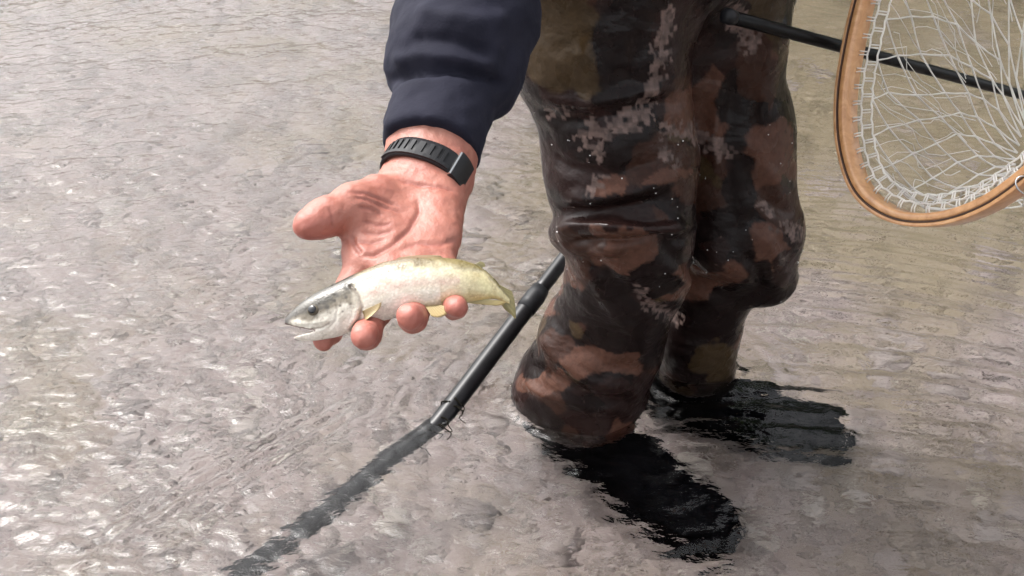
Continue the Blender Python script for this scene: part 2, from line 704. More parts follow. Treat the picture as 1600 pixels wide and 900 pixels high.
def bed_height(x, y):
    return BED + 0.018 * np.sin(1.7 * x + 0.6) * np.cos(1.3 * y) + 0.010 * np.sin(4.1 * x - 2.2 * y + 1.0) + 0.006 * np.sin(9.0 * x + 7.0 * y)


def graded(lo, hi, step, far, g=1.35):
    core = list(np.arange(lo, hi + step / 2, step))
    left, right, s = [core[0]], [core[-1]], step
    while right[-1] < far:
        s *= g
        right.append(right[-1] + s)
    s = step
    while left[-1] > -far:
        s *= g
        left.append(left[-1] - s)
    return np.array(left[:0:-1] + core + right[1:])


def grid_mesh(xs, ys, z):
    X, Y = np.meshgrid(xs, ys, indexing='ij')
    V = np.stack([X, Y, z(X, Y)], -1).reshape(-1, 3)
    ny = len(ys)
    i, j = np.meshgrid(np.arange(len(xs) - 1), np.arange(ny - 1), indexing='ij')
    a = (i * ny + j).ravel()
    return V, np.stack([a, a + ny, a + ny + 1, a + 1], 1)


V, F = grid_mesh(graded(-2.4, 2.4, 0.04, 150), graded(0.3, 4.2, 0.04, 150), bed_height)
riverbed = tag(mkobj('riverbed', V, F, 'riverbed'), kind='structure')

# --- waterline contact points of what stands in the river
LEG_R = PZ(905, 620, 0.0)
LEG_L = PZ(1080, 582, 0.0)
STAFF_IN = PZ(702, 640, 0.0)

wave_k = []
for wl0, wl1, n, slope in ((0.014, 0.032, 60, 0.033), (0.036, 0.09, 30, 0.026), (0.12, 0.40, 12, 0.014)):
    for _ in range(n):
        wl = math.exp(rng.uniform(math.log(wl0), math.log(wl1)))
        th = rng.normal(math.pi / 2 + 0.12, 0.75)
        k = 2 * math.pi / wl
        wave_k.append((k * math.cos(th), k * math.sin(th), slope / k, rng.uniform(0, 6.28)))


def water_height(x, y):
    z = np.zeros_like(x)
    d = np.hypot(x, y - 1.5)
    fade = 1 / (1 + (d / 6.0) ** 4)
    # calmer water just below the angler, livelier to the left and far side
    calm = 1.0 - 0.45 * np.exp(-(((x - 0.35) / 0.6) ** 2 + ((y - 1.0) / 0.35) ** 2))
    calm *= 1 - .65 * np.exp(-(((x - .75) / .42) ** 2 + ((y - 1.65) / .40) ** 2))
    calm *= 1 - .40 * np.exp(-(((x + .18) / .22) ** 2 + ((y - 1.12) / .25) ** 2))
    for kx, ky, a, ph in wave_k:
        z += a * np.sin(kx * x + ky * y + ph)
    z *= fade * calm

    def rings(c, wl, amp, r0, r1, dirn, spread, ph=0.0, sq=1.0):
        dx, dy = x - c[0], (y - c[1]) * sq
        r = np.hypot(dx, dy)
        ang = np.arctan2(dy, dx)
        da = np.abs(np.angle(np.exp(1j * (ang - dirn))))
        env = np.exp(-(da / spread) ** 4) * np.clip((r - r0) / 0.05, 0, 1) * np.exp(-np.clip(r - r0, 0, 9) / r1)
        return amp * env * np.sin(2 * math.pi * r / wl + ph + 0.8 * np.sin(3 * ang))
    z += rings(LEG_L, 0.036, 0.0016, 0.10, 0.16, R(40), R(75))
    # flatter trains of ripples spreading away behind the legs
    for cx_, cy_, wl, amp, gx_, gy_, sx_, sy_ in ((.20, .20, .034, .0030, .72, 1.72, .42, .30), (.25, .10, .060, .0040, .85, 1.55, .45, .42), (.5, -.2, .027, .0020, .55, 1.95, .35, .25), (.3, .1, .05, .0026, .62, 1.22, .32, .14)):
        r = np.hypot(x - cx_, y - cy_)
        z += amp * np.exp(-((x - gx_) / sx_) ** 2 - ((y - gy_) / sy_) ** 2) * np.sin(2 * math.pi * r / wl + 1.2 * np.sin(5 * x) + .8 * np.sin(9 * x + 3 * y))
    z += rings(LEG_R, 0.034, 0.0011, 0.12, 0.35, R(172), R(45), 0.4)
    z += rings(LEG_R, 0.042, 0.0011, 0.11, 0.30, R(265), R(60), 0.4)
    z += rings(STAFF_IN, 0.026, 0.0009, 0.015, 0.16, R(140), R(80))
    # thin wake lines that run along the staff's line, upstream side
    ux, uy = -0.74, -0.67
    for off, along0, along1, amp, wl in ((0.10, 0.05, 0.60, 0.0018, 0.026),):
        s = (x - STAFF_IN[0]) * ux + (y - STAFF_IN[1]) * uy
        t = -(x - STAFF_IN[0]) * uy + (y - STAFF_IN[1]) * ux
        t = -t
        env = np.exp(-((t - off) / 0.06) ** 2) * np.clip((s - along0) / 0.1, 0, 1) * np.clip((along1 - s) / 0.15, 0, 1)
        z += amp * env * np.sin(2 * math.pi * (t + 0.12 * s) / wl)
    # meniscus
    for c, rr in ((LEG_R, 0.105), (LEG_L, 0.075)):
        r = np.hypot(x - c[0], y - c[1])
        z += 0.0038 * np.exp(-((r - rr) / 0.011) ** 2)
    return z


xs = graded(-1.95, 1.95, 0.0058, 150, 1.25)
ys_core = [0.72]
while ys_core[-1] < 3.7:
    ys_core.append(ys_core[-1] + 0.0038 * (0.6 + 0.5 * ys_core[-1]))
ys_far = []
s_, y_ = 0.015, ys_core[-1]
while y_ < 150:
    s_ *= 1.25; y_ += s_; ys_far.append(y_)
ys_near = []
s_, y_ = 0.01, ys_core[0]
while y_ > -150:
    s_ *= 1.25; y_ -= s_; ys_near.append(y_)
ys = np.array(ys_near[::-1] + ys_core + ys_far)
V, F = grid_mesh(xs, ys, water_height)
water = tag(mkobj('water', V, F, 'water'), kind='structure')


# --- stones of the bed
def ico(sub):
    import bmesh
    bm = bmesh.new()
    bmesh.ops.create_icosphere(bm, subdivisions=sub, radius=1.0)
    V = np.array([v.co[:] for v in bm.verts]); F = np.array([[v.index for v in f.verts] for f in bm.faces])
    bm.free()
    return V, F


iv2, if2 = ico(2)
iv1, if1 = ico(1)


def stone_shape(v, seed, amt):
    out = v.copy()
    for i, p in enumerate(v):
        out[i] *= 1 + amt * mnoise.noise(Vector(p) * 1.1 + Vector((seed * 7.3, seed * 3.1, seed)))
    return out


stone_meshes = []
for k in range(8):
    o = mkobj('pebble_shape', stone_shape(iv2, k + 1, 0.38), if2, 'pebble_stone')
    stone_meshes.append(o.data)
    bpy.data.objects.remove(o)


def in_view(x, y, m=40):
    px, py, _ = proj(np.array([[x, y, -0.1]]))
    return -m < px[0] < 1600 + m and -m < py[0] < 900 + m


feet_xy = [(LEG_R[0] + 0.1, LEG_R[1]), (LEG_L[0] + 0.14, LEG_L[1])]
count = 0
fixed = [(215, 588, .030), (318, 582, .034), (200, 655, .032), (285, 650, .030), (1470, 600, .05), (1550, 425, .05), (1590, 815, .035), (150, 840, .03), (1385, 560, .045)]
while count < 300:
    if count < len(fixed):
        q = fixed[count]
        w = PZ(q[0], q[1], -0.15); x, y, r = w[0], w[1], q[2]
    else:
        y = 0.75 + 2.8 * random.random() ** 1.3
        x = random.uniform(-0.62 * (y + 0.7), 0.62 * (y + 0.7))
        r = random.choice((0.014, 0.017, 0.02, 0.024, 0.03)) * random.uniform(0.8, 1.2) * (1 + 0.12 * y)
        if not in_view(x, y):
            continue
    o = bpy.data.objects.new('pebble', random.choice(stone_meshes))
    col.objects.link(o)
    z = float(bed_height(np.array(x), np.array(y)))
    o.location = (x, y, z + r * 0.12)
    o.scale = (r, r * random.uniform(0.6, 0.95), r * random.uniform(0.3, 0.5))
    o.rotation_euler = (random.uniform(-.2, .2), random.uniform(-.2, .2), random.uniform(0, 6.28))
    o.parent = riverbed
    count += 1

VS, FS, RS = [], [], []
base = 0
shapes = [stone_shape(iv1, 20 + k, 0.35) for k in range(10)]
NG = 9000
gy = 0.7 + 3.0 * rng.random(NG) ** 1.15
gx = (rng.random(NG) * 2 - 1) * 0.60 * (gy + 0.7)
gr = np.exp(rng.normal(math.log(0.0095), 0.38, NG)) * (1 + 0.18 * gy)
for i in range(NG):
    v = shapes[i % 10] * (gr[i] * np.array([1, rng.uniform(0.6, 1), rng.uniform(0.35, 0.6)]))
    a = rng.uniform(0, 6.28); ca, sa = math.cos(a), math.sin(a)
    v = np.stack([v[:, 0] * ca - v[:, 1] * sa + gx[i], v[:, 0] * sa + v[:, 1] * ca + gy[i], v[:, 2] + gr[i] * 0.1], 1)
    VS.append(v); FS.append(if1 + base); base += len(v)
    RS.append(np.full(len(v), rng.random(), np.float32))
VS = np.concatenate(VS)
cz = np.repeat(bed_height(gx, gy), len(iv1))
VS[:, 2] += cz
gravel = mkobj('gravel', VS, np.concatenate(FS), 'gravel_stone', attrs={'rnd': np.concatenate(RS)})
tag(gravel, 'small pinkish grey gravel covering the riverbed under the water', 'gravel', kind='stuff')

# --- wooded bank across the river, seen only as a reflection in the water
def bank_h(x, y):
    e = np.clip((y - 7.0 - 1.2 * np.sin(.35 * x)) / 4.0, 0, 1)
    return -0.6 + 2.2 * e * e * (3 - 2 * e)


V, F = grid_mesh(np.linspace(-30, 40, 60), np.linspace(5.5, 60, 50), bank_h)
m_simple('bank_soil', (0.10, 0.095, 0.05), 0.95, 0.2, 0.4, 3)
m_simple('leaf', (0.055, 0.085, 0.028), 0.6, 0.3, 0.4, 2)
tag(mkobj('far_bank', V, F, 'bank_soil'), kind='structure')
lv, lf = [], []
nb = 0
clumps = [(rng.uniform(.2, 20), rng.uniform(9.0, 13.5), rng.uniform(1.2, 12.5)) for _ in range(950)]
for cx_, cy_, cz_ in clumps:
    if cz_ > 4.2 + 3.2 * min(1, cx_ / 2.5) + 1.4 * math.sin(cx_ * .9) + rng.normal(0, .4):
        continue
    n = 26
    p = rng.normal(0, .55, (n, 3)) + [cx_, cy_, cz_]
    for q in p:
        a, b_ = rng.normal(0, 1, 3), rng.normal(0, 1, 3)
        a /= np.linalg.norm(a); b_ -= a * (a @ b_); b_ /= np.linalg.norm(b_)
        sz = rng.uniform(.12, .3)
        lv += [q - a * sz, q + b_ * sz * .5, q + a * sz, q - b_ * sz * .5]
        lf.append((nb, nb + 1, nb + 2, nb + 3)); nb += 4
wood = mkobj('riverside_wood', np.array(lv), np.array(lf), 'leaf', smooth=False)
tag(wood, 'dark green riverside wood on the far bank mirrored in the water', 'wood', kind='stuff')

# ================================================================== PERSON
HIP_R, HIP_L = np.array([0.10, 1.30, 0.72]), np.array([0.285, 1.44, 0.72])
SH_R, SH_L = np.array([0.01, 1.08, 1.07]), np.array([0.27, 1.39, 1.10])
EL_R, WR_R = P(742, -62, 0.995), P(668, 272, 0.885)
EL_L, WR_L = np.array([0.34, 1.56, 0.90]), np.array([0.50, 1.41, 0.815])
KN_R, KN_L = PY(985, 392, 1.215), PY(1140, 392, 1.345)
AN_R, AN_L = np.array([0.115, 1.31, -0.15]), np.array([0.29, 1.42, -0.15])
CHEST, NECK, HEAD = np.array([0.16, 1.28, 0.98]), np.array([0.13, 1.20, 1.16]), np.array([0.12, 1.13, 1.30])

# --- skin: fine right hand and forearm
H = SDF(0.00135, CM)
fore = P(712, 120, 0.95)
H.chain([P(735, 20, 0.985), fore, P(684, 205, 0.915), WR_R], [.038, .037, .033, .029], 0.02)
H.chain([P(700, 215, 0.92), P(694, 275, 0.888)], [.027, .024], 0.02)
H.chain([P(655, 205, 0.918), P(640, 275, 0.89)], [.027, .022], 0.02)
mcp = {'i': P(566, 408, .800), 'm': P(608, 424, .793), 'r': P(650, 424, .797), 'p': P(688, 408, .808)}
# metacarpal fans
H.cap(P(640, 290, .880), mcp['i'], .019, .0135, .02)
H.cap(P(655, 290, .884), mcp['m'], .019, .0135, .02)
H.cap(P(672, 290, .884), mcp['r'], .019, .0130, .02)
H.cap(P(688, 292, .880), mcp['p'], .018, .0120, .02)
H.cap(P(684, 315, .864), P(692, 365, .828), .0170, .0115, .016)     # heel of the palm
H.cap(P(618, 303, .866), P(572, 335, .825), .0185, .0190, .014)     # ball of the thumb
H.cap(P(610, 330, .850), P(600, 372, .818), .0165, .0120, .016)
# thumb
H.chain([P(585, 308, .838), P(550, 322, .815), P(514, 337, .797), P(492, 347, .790), P(477, 353, .787)],
        [.0180, .0160, .0132, .0118, .0088], .010)
H.cap(P(560, 345, .815), P(556, 385, .806), .0085, .0080, .016)      # web


def finger(pts, rs, k=.005):
    H.chain(pts, rs, k)


finger([mcp['i'], P(532, 475, .782), P(514, 518, .768), P(505, 531, .757)], [.0118, .0102, .0093, .0082])
finger([mcp['m'], P(588, 488, .764), P(573, 523, .738), P(568, 525, .720)], [.0120, .0106, .0100, .0092])
finger([mcp['r'], P(652, 478, .764), P(645, 497, .738), P(640, 494, .719)], [.0118, .0104, .0100, .0095])
finger([mcp['p'], P(703, 452, .775), P(711, 480, .748), P(713, 479, .733)], [.0106, .0090, .0084, .0079])
hv, hf = H.run()
hv = relax(hv, hf, 2, 0.4)
hn = vnormals(hv, hf)
px, py, dd = proj(hv)
facing = (hn @ -CF) > 0.05
disp = np.zeros(len(hv)); red = np.zeros(len(hv))
creases = [([(652, 305), (655, 330), (640, 358), (612, 384), (585, 398), (560, 402)], .0016, 4.0),
           ([(548, 306), (575, 312), (605, 325), (632, 333)], .0010, 3.0),
           ([(540, 300), (570, 302), (600, 313), (628, 326)], .0010, 3.0),
           ([(556, 322), (580, 326), (600, 338)], .0008, 3.0),
           ([(565, 345), (590, 352), (615, 350)], .0007, 3.0),
           ([(562, 362), (590, 366), (618, 360)], .0007, 3.0),
           ([(556, 376), (580, 380), (604, 374)], .0006, 3.0),
           ([(716, 372), (690, 382), (655, 380), (620, 392)], .0008, 4.0),
           ([(620, 282), (650, 288), (690, 292), (712, 300)], .0009, 3.0),
           ([(548, 366), (556, 385), (566, 398)], .0015, 4.0),
           ([(514, 322), (520, 340), (519, 358)], .0005, 2.5)]
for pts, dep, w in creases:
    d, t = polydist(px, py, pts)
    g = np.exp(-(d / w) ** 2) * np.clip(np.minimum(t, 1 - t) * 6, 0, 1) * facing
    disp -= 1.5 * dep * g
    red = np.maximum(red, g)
disp += 0.0008 * fbm(hv, 60, 3.3) + 0.0005 * fbm(hv, 95, 1.3, 2)
hv = hv + hn * disp[:, None]
base_c = np.tile(np.array([0.29, 0.108, 0.077]), (len(hv), 1))
tips = np.zeros(len(hv))
for a, r in ((P(568, 523, .722), .03), (P(641, 497, .72), .03), (P(713, 480, .73), .025), (P(502, 533, .73), .03), (P(480, 352, .787), .026)):
    tips = np.maximum(tips, np.exp(-(np.linalg.norm(hv - a, axis=1) / r) ** 2))
base_c = base_c * (1 - 0.75 * tips[:, None]) + np.array([0.30, 0.078, 0.060]) * 0.75 * tips[:, None]
fa = np.clip((235 - py) / 40, 0, 1)[:, None]
base_c = base_c * (1 - fa) + np.array([0.25, 0.105, 0.072]) * fa
mot = fbm(hv, 38, 2.2, 3); mot2 = fbm(hv, 110, 6.2, 2)
base_c = base_c * (1 + (.20 * mot + .10 * mot2)[:, None] * np.array([.55, 1.0, 1.0]))
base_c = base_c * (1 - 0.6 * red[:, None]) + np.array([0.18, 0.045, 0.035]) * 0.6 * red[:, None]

# --- skin: the rest of the body, coarser, joined in the same mesh
B = SDF(0.009)
B.chain([fore, EL_R, SH_R], [.036, .042, .055], .03)
B.chain([SH_R, CHEST, SH_L], [.06, .10, .06], .06)
B.chain([SH_L, EL_L, WR_L], [.055, .042, .028], .03)
B.chain([CHEST, np.array([.18, 1.36, .80])], [.12, .13], .05)
for hp, kn, an in ((HIP_R, KN_R, AN_R), (HIP_L, KN_L, AN_L)):
    B.chain([hp, kn, an], [.085, .055, .036], .03)
    B.cap(an, an + np.array([.05, -.035, -.045]), .032, .026, .02)
B.chain([CHEST, NECK, HEAD - np.array([0, 0, .03])], [.08, .056, .06], .03)
FACE = np.array([0.25, -0.93, -0.28]); FACE /= np.linalg.norm(FACE)
SIDE = np.cross(FACE, [0, 0, 1.0]); SIDE /= np.linalg.norm(SIDE)
UPH = np.cross(SIDE, FACE)
AX = np.stack([SIDE, FACE, UPH])
B.ell(HEAD + UPH * .02, (.078, .098, .105), AX, .02)
B.ell(HEAD + FACE * .045 - UPH * .06, (.052, .05, .05), AX, .03)
B.cap(HEAD + FACE * .098 + UPH * .02, HEAD + FACE * .118 - UPH * .02, .009, .014, .012)
for s in (-1, 1):
    B.ell(HEAD + SIDE * .08 * s, (.012, .022, .034), AX, .008)
    B.ell(HEAD + FACE * .092 + SIDE * .032 * s + UPH * .022, (.013, .012, .008), AX, .01, True)
HOOP_TOP = P(1432, -196, 1.30)
gd = (HOOP_TOP - WR_L) / np.linalg.norm(HOOP_TOP - WR_L)
B.ell(WR_L + gd * .03 + np.array([0, 0, -.02]), (.034, .04, .022), None, .02)
for q in range(4):
    b0 = WR_L + gd * .05 + np.array([-.03 + .02 * q, 0, -.02])
    B.chain([b0, b0 + np.array([.005, -.035, -.02]), b0 + np.array([.005, -.03, -.05]), b0 + np.array([0, .0, -.058])], [.012, .0115, .0105, .009], .006)
B.chain([WR_L + gd * .02, WR_L + gd * .03 + np.array([-.035, .01, -.03]), WR_L + gd * .05 + np.array([-.02, .03, -.055])], [.013, .012, .009], .008)
bv, bf = B.run()
bv = relax(bv, bf, 2, 0.5)
pc = np.tile(np.array([0.52, 0.25, 0.18]), (len(bv), 1))
person = mkobj('person', np.concatenate([hv, bv]), np.concatenate([hf, bf + len(hv)]), 'skin',
               attrs={'Col': np.concatenate([base_c, pc])})
tag(person, 'person in camouflage waders and navy sweatshirt standing in shallow water, holding out a fish', 'person')

# eyes and cap
for s in (-1, 1):
    V_, F_ = ico(2)
    e = mkobj('eye', V_ * .011 + (HEAD + FACE * .084 + SIDE * .032 * s + UPH * .022), F_, 'eye_pupil', person)
C = SDF(0.006)
C.ell(HEAD + UPH * .048, (.088, .108, .088), AX, .01)
C.ell(HEAD + UPH * .058 + FACE * .125, (.075, .075, .010), AX, .02)
C.ell(HEAD - UPH * .05 - FACE * .02, (.12, .14, .085), AX, .01, True)
cv, cf = C.run()
mkobj('cap', cv, cf, 'cap_cloth', person)

# --- navy sweatshirt (both sleeves, cuff, torso)
S = SDF(0.0034)
cuff_lo = P(672, 238, 0.900)
cuff_hi = P(702, 132, 0.944)
S.chain([cuff_lo, cuff_hi], [.0445, .0470], .006)
S.chain([P(711, 96, 0.955), P(728, 20, 0.985), EL_R, SH_R], [.0615, .063, .068, .082], .008)
S.cap(P(745, 122, 0.95), P(776, 40, 0.98), .034, .042, .02)
S.cap(P(652, 104, 0.955), P(668, 30, 0.985), .026, .03, .02)
ax_dir = (cuff_lo - cuff_hi) / np.linalg.norm(cuff_lo - cuff_hi)


def cuff_cut(D, X, Y, Z):
    c0 = cuff_lo - CO
    pl = (X - c0[0]) * ax_dir[0] + (Y - c0[1]) * ax_dir[1] + (Z - c0[2]) * ax_dir[2]
    k = .005
    h = np.maximum(k - np.abs(D - pl), 0) / k
    return (np.maximum(D, pl) + h * h * k / 4).astype(np.float32)


sv, sf = S.run(cuff_cut)
sn_ = vnormals(sv, sf)
px, py, dd = proj(sv)
disp = np.zeros(len(sv))
for pts, dep, w in [([(606, 128), (640, 112), (700, 108), (760, 122), (800, 135)], -.008, 7),
                    ([(610, 96), (650, 88), (710, 92), (790, 108)], .005, 12),
                    ([(640, 60), (700, 62), (780, 84)], -.005, 10),
                    ([(650, 20), (720, 34), (800, 30)], .005, 14),
                    ([(770, 150), (800, 90), (830, 20)], -.003, 12)]:
    d, t = polydist(px, py, pts)
    disp += dep * np.exp(-(d / w) ** 2) * np.clip(np.minimum(t, 1 - t) * 8, 0, 1)
disp += .0035 * fbm(sv, 18, 1.7) + .0012 * fbm(sv, 60, 3.7, 2)
sv = sv + sn_ * disp[:, None]
mkobj('sweatshirt_sleeve', sv, sf, 'navy', person)

S2 = SDF(0.008)
S2.chain([SH_R, CHEST + np.array([0, 0, .03]), SH_L], [.085, .14, .085], .08)
S2.chain([SH_L, EL_L, WR_L - gd * .03], [.085, .068, .046], .03)
S2.cap(CHEST, np.array([.18, 1.34, .86]), .155, .16, .06)
S2.cap(CHEST, NECK - np.array([0, 0, .015]), .12, .07, .04)
v_, f_ = S2.run()
mkobj('sweatshirt', relax(v_, f_, 2), f_, 'navy', person)

# --- camouflage waders
W = SDF(0.0031)
# right leg (the one the staff leans by): thigh, overhanging knee fold, shin
W.chain([HIP_R, PY(938, 60, 1.265), PY(968, 255, 1.235), PY(982, 335, 1.215)], [.118, .108, .096, .088], .03)
W.chain([PY(985, 372, 1.215), PY(980, 430, 1.235), PY(938, 540, 1.265), PY(905, 612, 1.29), AN_R + np.array([0, 0, .02])], [.084, .081, .092, .101, .062], .02)
W.chain([PY(886, 361, 1.225), PY(905, 362, 1.17), PY(955, 368, 1.135), PY(1040, 358, 1.14)], [.022, .024, .024, .020], .014)
# left leg
W.chain([HIP_L, PY(1100, 60, 1.40), PY(1128, 220, 1.375), PY(1146, 350, 1.345)], [.120, .108, .098, .098], .03)
W.chain([PY(1182, 380, 1.34), PY(1190, 425, 1.345)], [.060, .054], .03)
W.chain([PY(1120, 400, 1.365), PY(1092, 520, 1.375), PY(1085, 585, 1.385), AN_L + np.array([0, 0, .02])], [.075, .066, .064, .056], .02)
# seat and bib
W.chain([HIP_R, HIP_L], [.125, .125], .06)
W.cap(np.array([.185, 1.37, .74]), np.array([.175, 1.31, .97]), .165, .172, .06)
wv, wf = W.run()
wv = relax(wv, wf, 2, 0.4)
wnrm = vnormals(wv, wf)
px, py, dd = proj(wv)
front = np.clip((wnrm @ -CF) * 3, 0, 1)
disp = np.zeros(len(wv))
folds = [  # (polyline in the photo, height, width px)
    ([(862, 362), (900, 352), (960, 357), (1030, 360), (1105, 350)], .010, 9),
    ([(868, 384), (930, 376), (1010, 380), (1090, 372)], -.012, 9),
    ([(880, 325), (930, 330), (990, 322), (1060, 300)], -.007, 10),
    ([(868, 300), (920, 312), (990, 300), (1070, 270)], .007, 12),
    ([(840, 230), (890, 262), (960, 272), (1040, 250)], -.006, 12),
    ([(830, 160), (880, 190), (960, 180), (1030, 160), (1090, 150)], -.006, 11),
    ([(840, 150), (900, 160), (980, 150), (1060, 135)], .006, 12),
    ([(1150, 60), (1140, 160), (1130, 260), (1145, 330), (1160, 420)], -.006, 16),
    ([(1128, 120), (1118, 220), (1125, 300)], .007, 12),
    ([(900, 410), (930, 440), (960, 490), (1010, 540)], .007, 12),
    ([(920, 400), (960, 440), (1010, 480), (1080, 500)], -.007, 12),
    ([(850, 470), (890, 530), (950, 570), (1010, 580)], -.006, 11),
    ([(830, 500), (870, 560), (930, 600), (1000, 605)], .007, 11),
    ([(812, 560), (860, 590), (930, 622), (1000, 628)], -.007, 9),
    ([(806, 590), (850, 618), (920, 640), (990, 645)], .006, 8),
    ([(1000, 330), (1050, 400), (1100, 440), (1150, 450)], -.006, 14),
    ([(1040, 410), (1090, 450), (1140, 490)], .006, 14),
    ([(1170, 350), (1200, 380), (1225, 430), (1200, 470)], .005, 12),
    ([(1160, 400), (1185, 420), (1190, 460)], -.008, 10),
    ([(1160, 200), (1190, 260), (1230, 300)], .005, 14),
    ([(1165, 260), (1195, 310), (1240, 340)], -.006, 12),
    ([(900, 60), (930, 120), (920, 200)], .005, 18),
    ([(1000, 40), (990, 120), (1020, 200)], -.005, 16),
]
for pts, hgt, w in folds:
    d, t = polydist(px, py, pts)
    disp += hgt * np.exp(-(d / w) ** 2) * np.clip(np.minimum(t, 1 - t) * 5, 0, 1) * front
sv_ = wv.copy(); sv_[:, 2] *= 1.25
disp += 0.0055 * fbm(sv_, 10, 0.9, 2) + 0.0012 * fbm(sv_, 34, 4.1, 2)
# printed camouflage: broad soft blotches, then stepped pale flecks
cD, cB, cR, cO, cM, cT = [np.array(c) for c in ((.0062, .0033, .0031), (.026, .0115, .0078), (.062, .029, .020), (.033, .021, .0105), (.013, .0062, .0055), (.105, .074, .066))]
n1, n2, n3 = fbm(wv, 7.5, 2.0, 3), fbm(wv, 9.0, 6.0, 3), fbm(wv, 40, 7.0, 3)
cc = np.where((n1 > .12)[:, None], cB, cM)
cc = np.where((n1 > .32)[:, None], cO, cc)
cc = np.where((n2 > .15)[:, None], cD, cc)
cc = np.where((n2 < -.32)[:, None], cR, cc)
wx, wy = px + 26 * n1 + 9 * n3, py + 26 * n2 + 9 * fbm(wv, 40, 1.0, 3)
fr = (wnrm @ -CF) > -.1
blobs = [(870, 60, 70, 80, cO), (925, 110, 50, 40, cO), (975, 85, 50, 95, cD), (1060, 60, 50, 65, cM), (1095, 175, 58, 42, cR), (1160, 165, 38, 65, cD),
         (1195, 105, 35, 60, cB), (1200, 250, 42, 55, cR), (860, 205, 62, 36, cD), (860, 262, 50, 36, cM), (965, 240, 70, 26, cD), (1040, 258, 62, 36, cB),
         (1045, 290, 45, 22, cR), (985, 305, 80, 16, cD), (940, 332, 70, 18, cM), (1110, 310, 46, 30, cB), (1165, 300, 26, 50, cD), (1215, 330, 35, 36, cB),
         (1195, 400, 36, 42, cR), (1180, 445, 22, 26, cD), (1225, 440, 24, 36, cM), (900, 374, 44, 16, cB), (960, 400, 60, 20, cR), (1040, 408, 56, 22, cD),
         (1090, 445, 58, 30, cR), (1000, 440, 80, 24, cD), (880, 430, 36, 46, cB), (872, 462, 32, 36, cR), (930, 482, 58, 28, cD), (1010, 530, 95, 48, cD),
         (950, 574, 60, 22, cR), (872, 556, 42, 28, cB), (836, 560, 24, 22, cD), (852, 602, 48, 16, cR), (960, 622, 66, 18, cM), (1085, 505, 60, 36, cD),
         (1110, 560, 42, 40, cO), (1140, 480, 24, 30, cD)]
for bx, by, rx, ry, c_ in blobs:
    r_ = np.hypot((wx - bx) / rx, (wy - by) / ry)
    m_ = np.clip((1.03 - r_) / .07, 0, 1) * fr
    cc = cc * (1 - m_[:, None]) + c_ * m_[:, None]
cell = np.floor(wv / .0058).astype(np.int64)
hsh = ((cell[:, 0] * 73856093) ^ (cell[:, 1] * 19349663) ^ (cell[:, 2] * 83492791)) % 1000 / 1000.0
cpx, cpy, _ = proj((cell + .5) * .0058)
gen = fbm(np.floor(wv / .0058) * .0058, 13, 9.0, 2)
tm = (gen + .25 * hsh > .62) & ~fr
for pts, w in [([(1045, 25), (1036, 60), (1030, 100), (1020, 140), (1012, 160)], 13), ([(915, 205), (950, 205), (985, 190), (1010, 178)], 14),
               ([(918, 222), (935, 240)], 13), ([(1045, 205), (1080, 205), (1110, 225), (1140, 240)], 14), ([(862, 178), (885, 178)], 8),
               ([(930, 292), (946, 275)], 10), ([(1000, 455), (1020, 480), (1060, 500)], 10), ([(1150, 25), (1172, 65)], 18),
               ([(1192, 318), (1204, 336)], 9), ([(1218, 355), (1244, 365)], 11), ([(1040, 245), (1060, 262)], 8)]:
    d, t = polydist(cpx, cpy, pts)
    tm |= (d < w + 18 * (hsh - .6)) & fr & (hsh < .93)
shade = (.45 + .8 * ((hsh * 7.13) % 1.0))[:, None]
cc = np.where(tm[:, None], cT * shade, cc)
wv = wv + wnrm * disp[:, None]
wad = mkobj('waders', wv, wf, 'camo', person, attrs={'Col': cc})
# beads of water on the wet fabric
cand = np.where(fr & (py > 190) & (py < 480) & (fbm(wv, 14, 3.0, 2) > .05) & (wv[:, 2] > .02))[0]
J = Join()
for i in rng.choice(cand, 60, replace=False):
    r = rng.uniform(.0005, .0012) * (1.8 if rng.random() < .12 else 1)
    J.add((iv1 * r + wv[i] + wnrm[i] * r * .3, if1))
tag(mkobj('water_beads', J.V, J.F, 'bead', wad), kind='stuff')

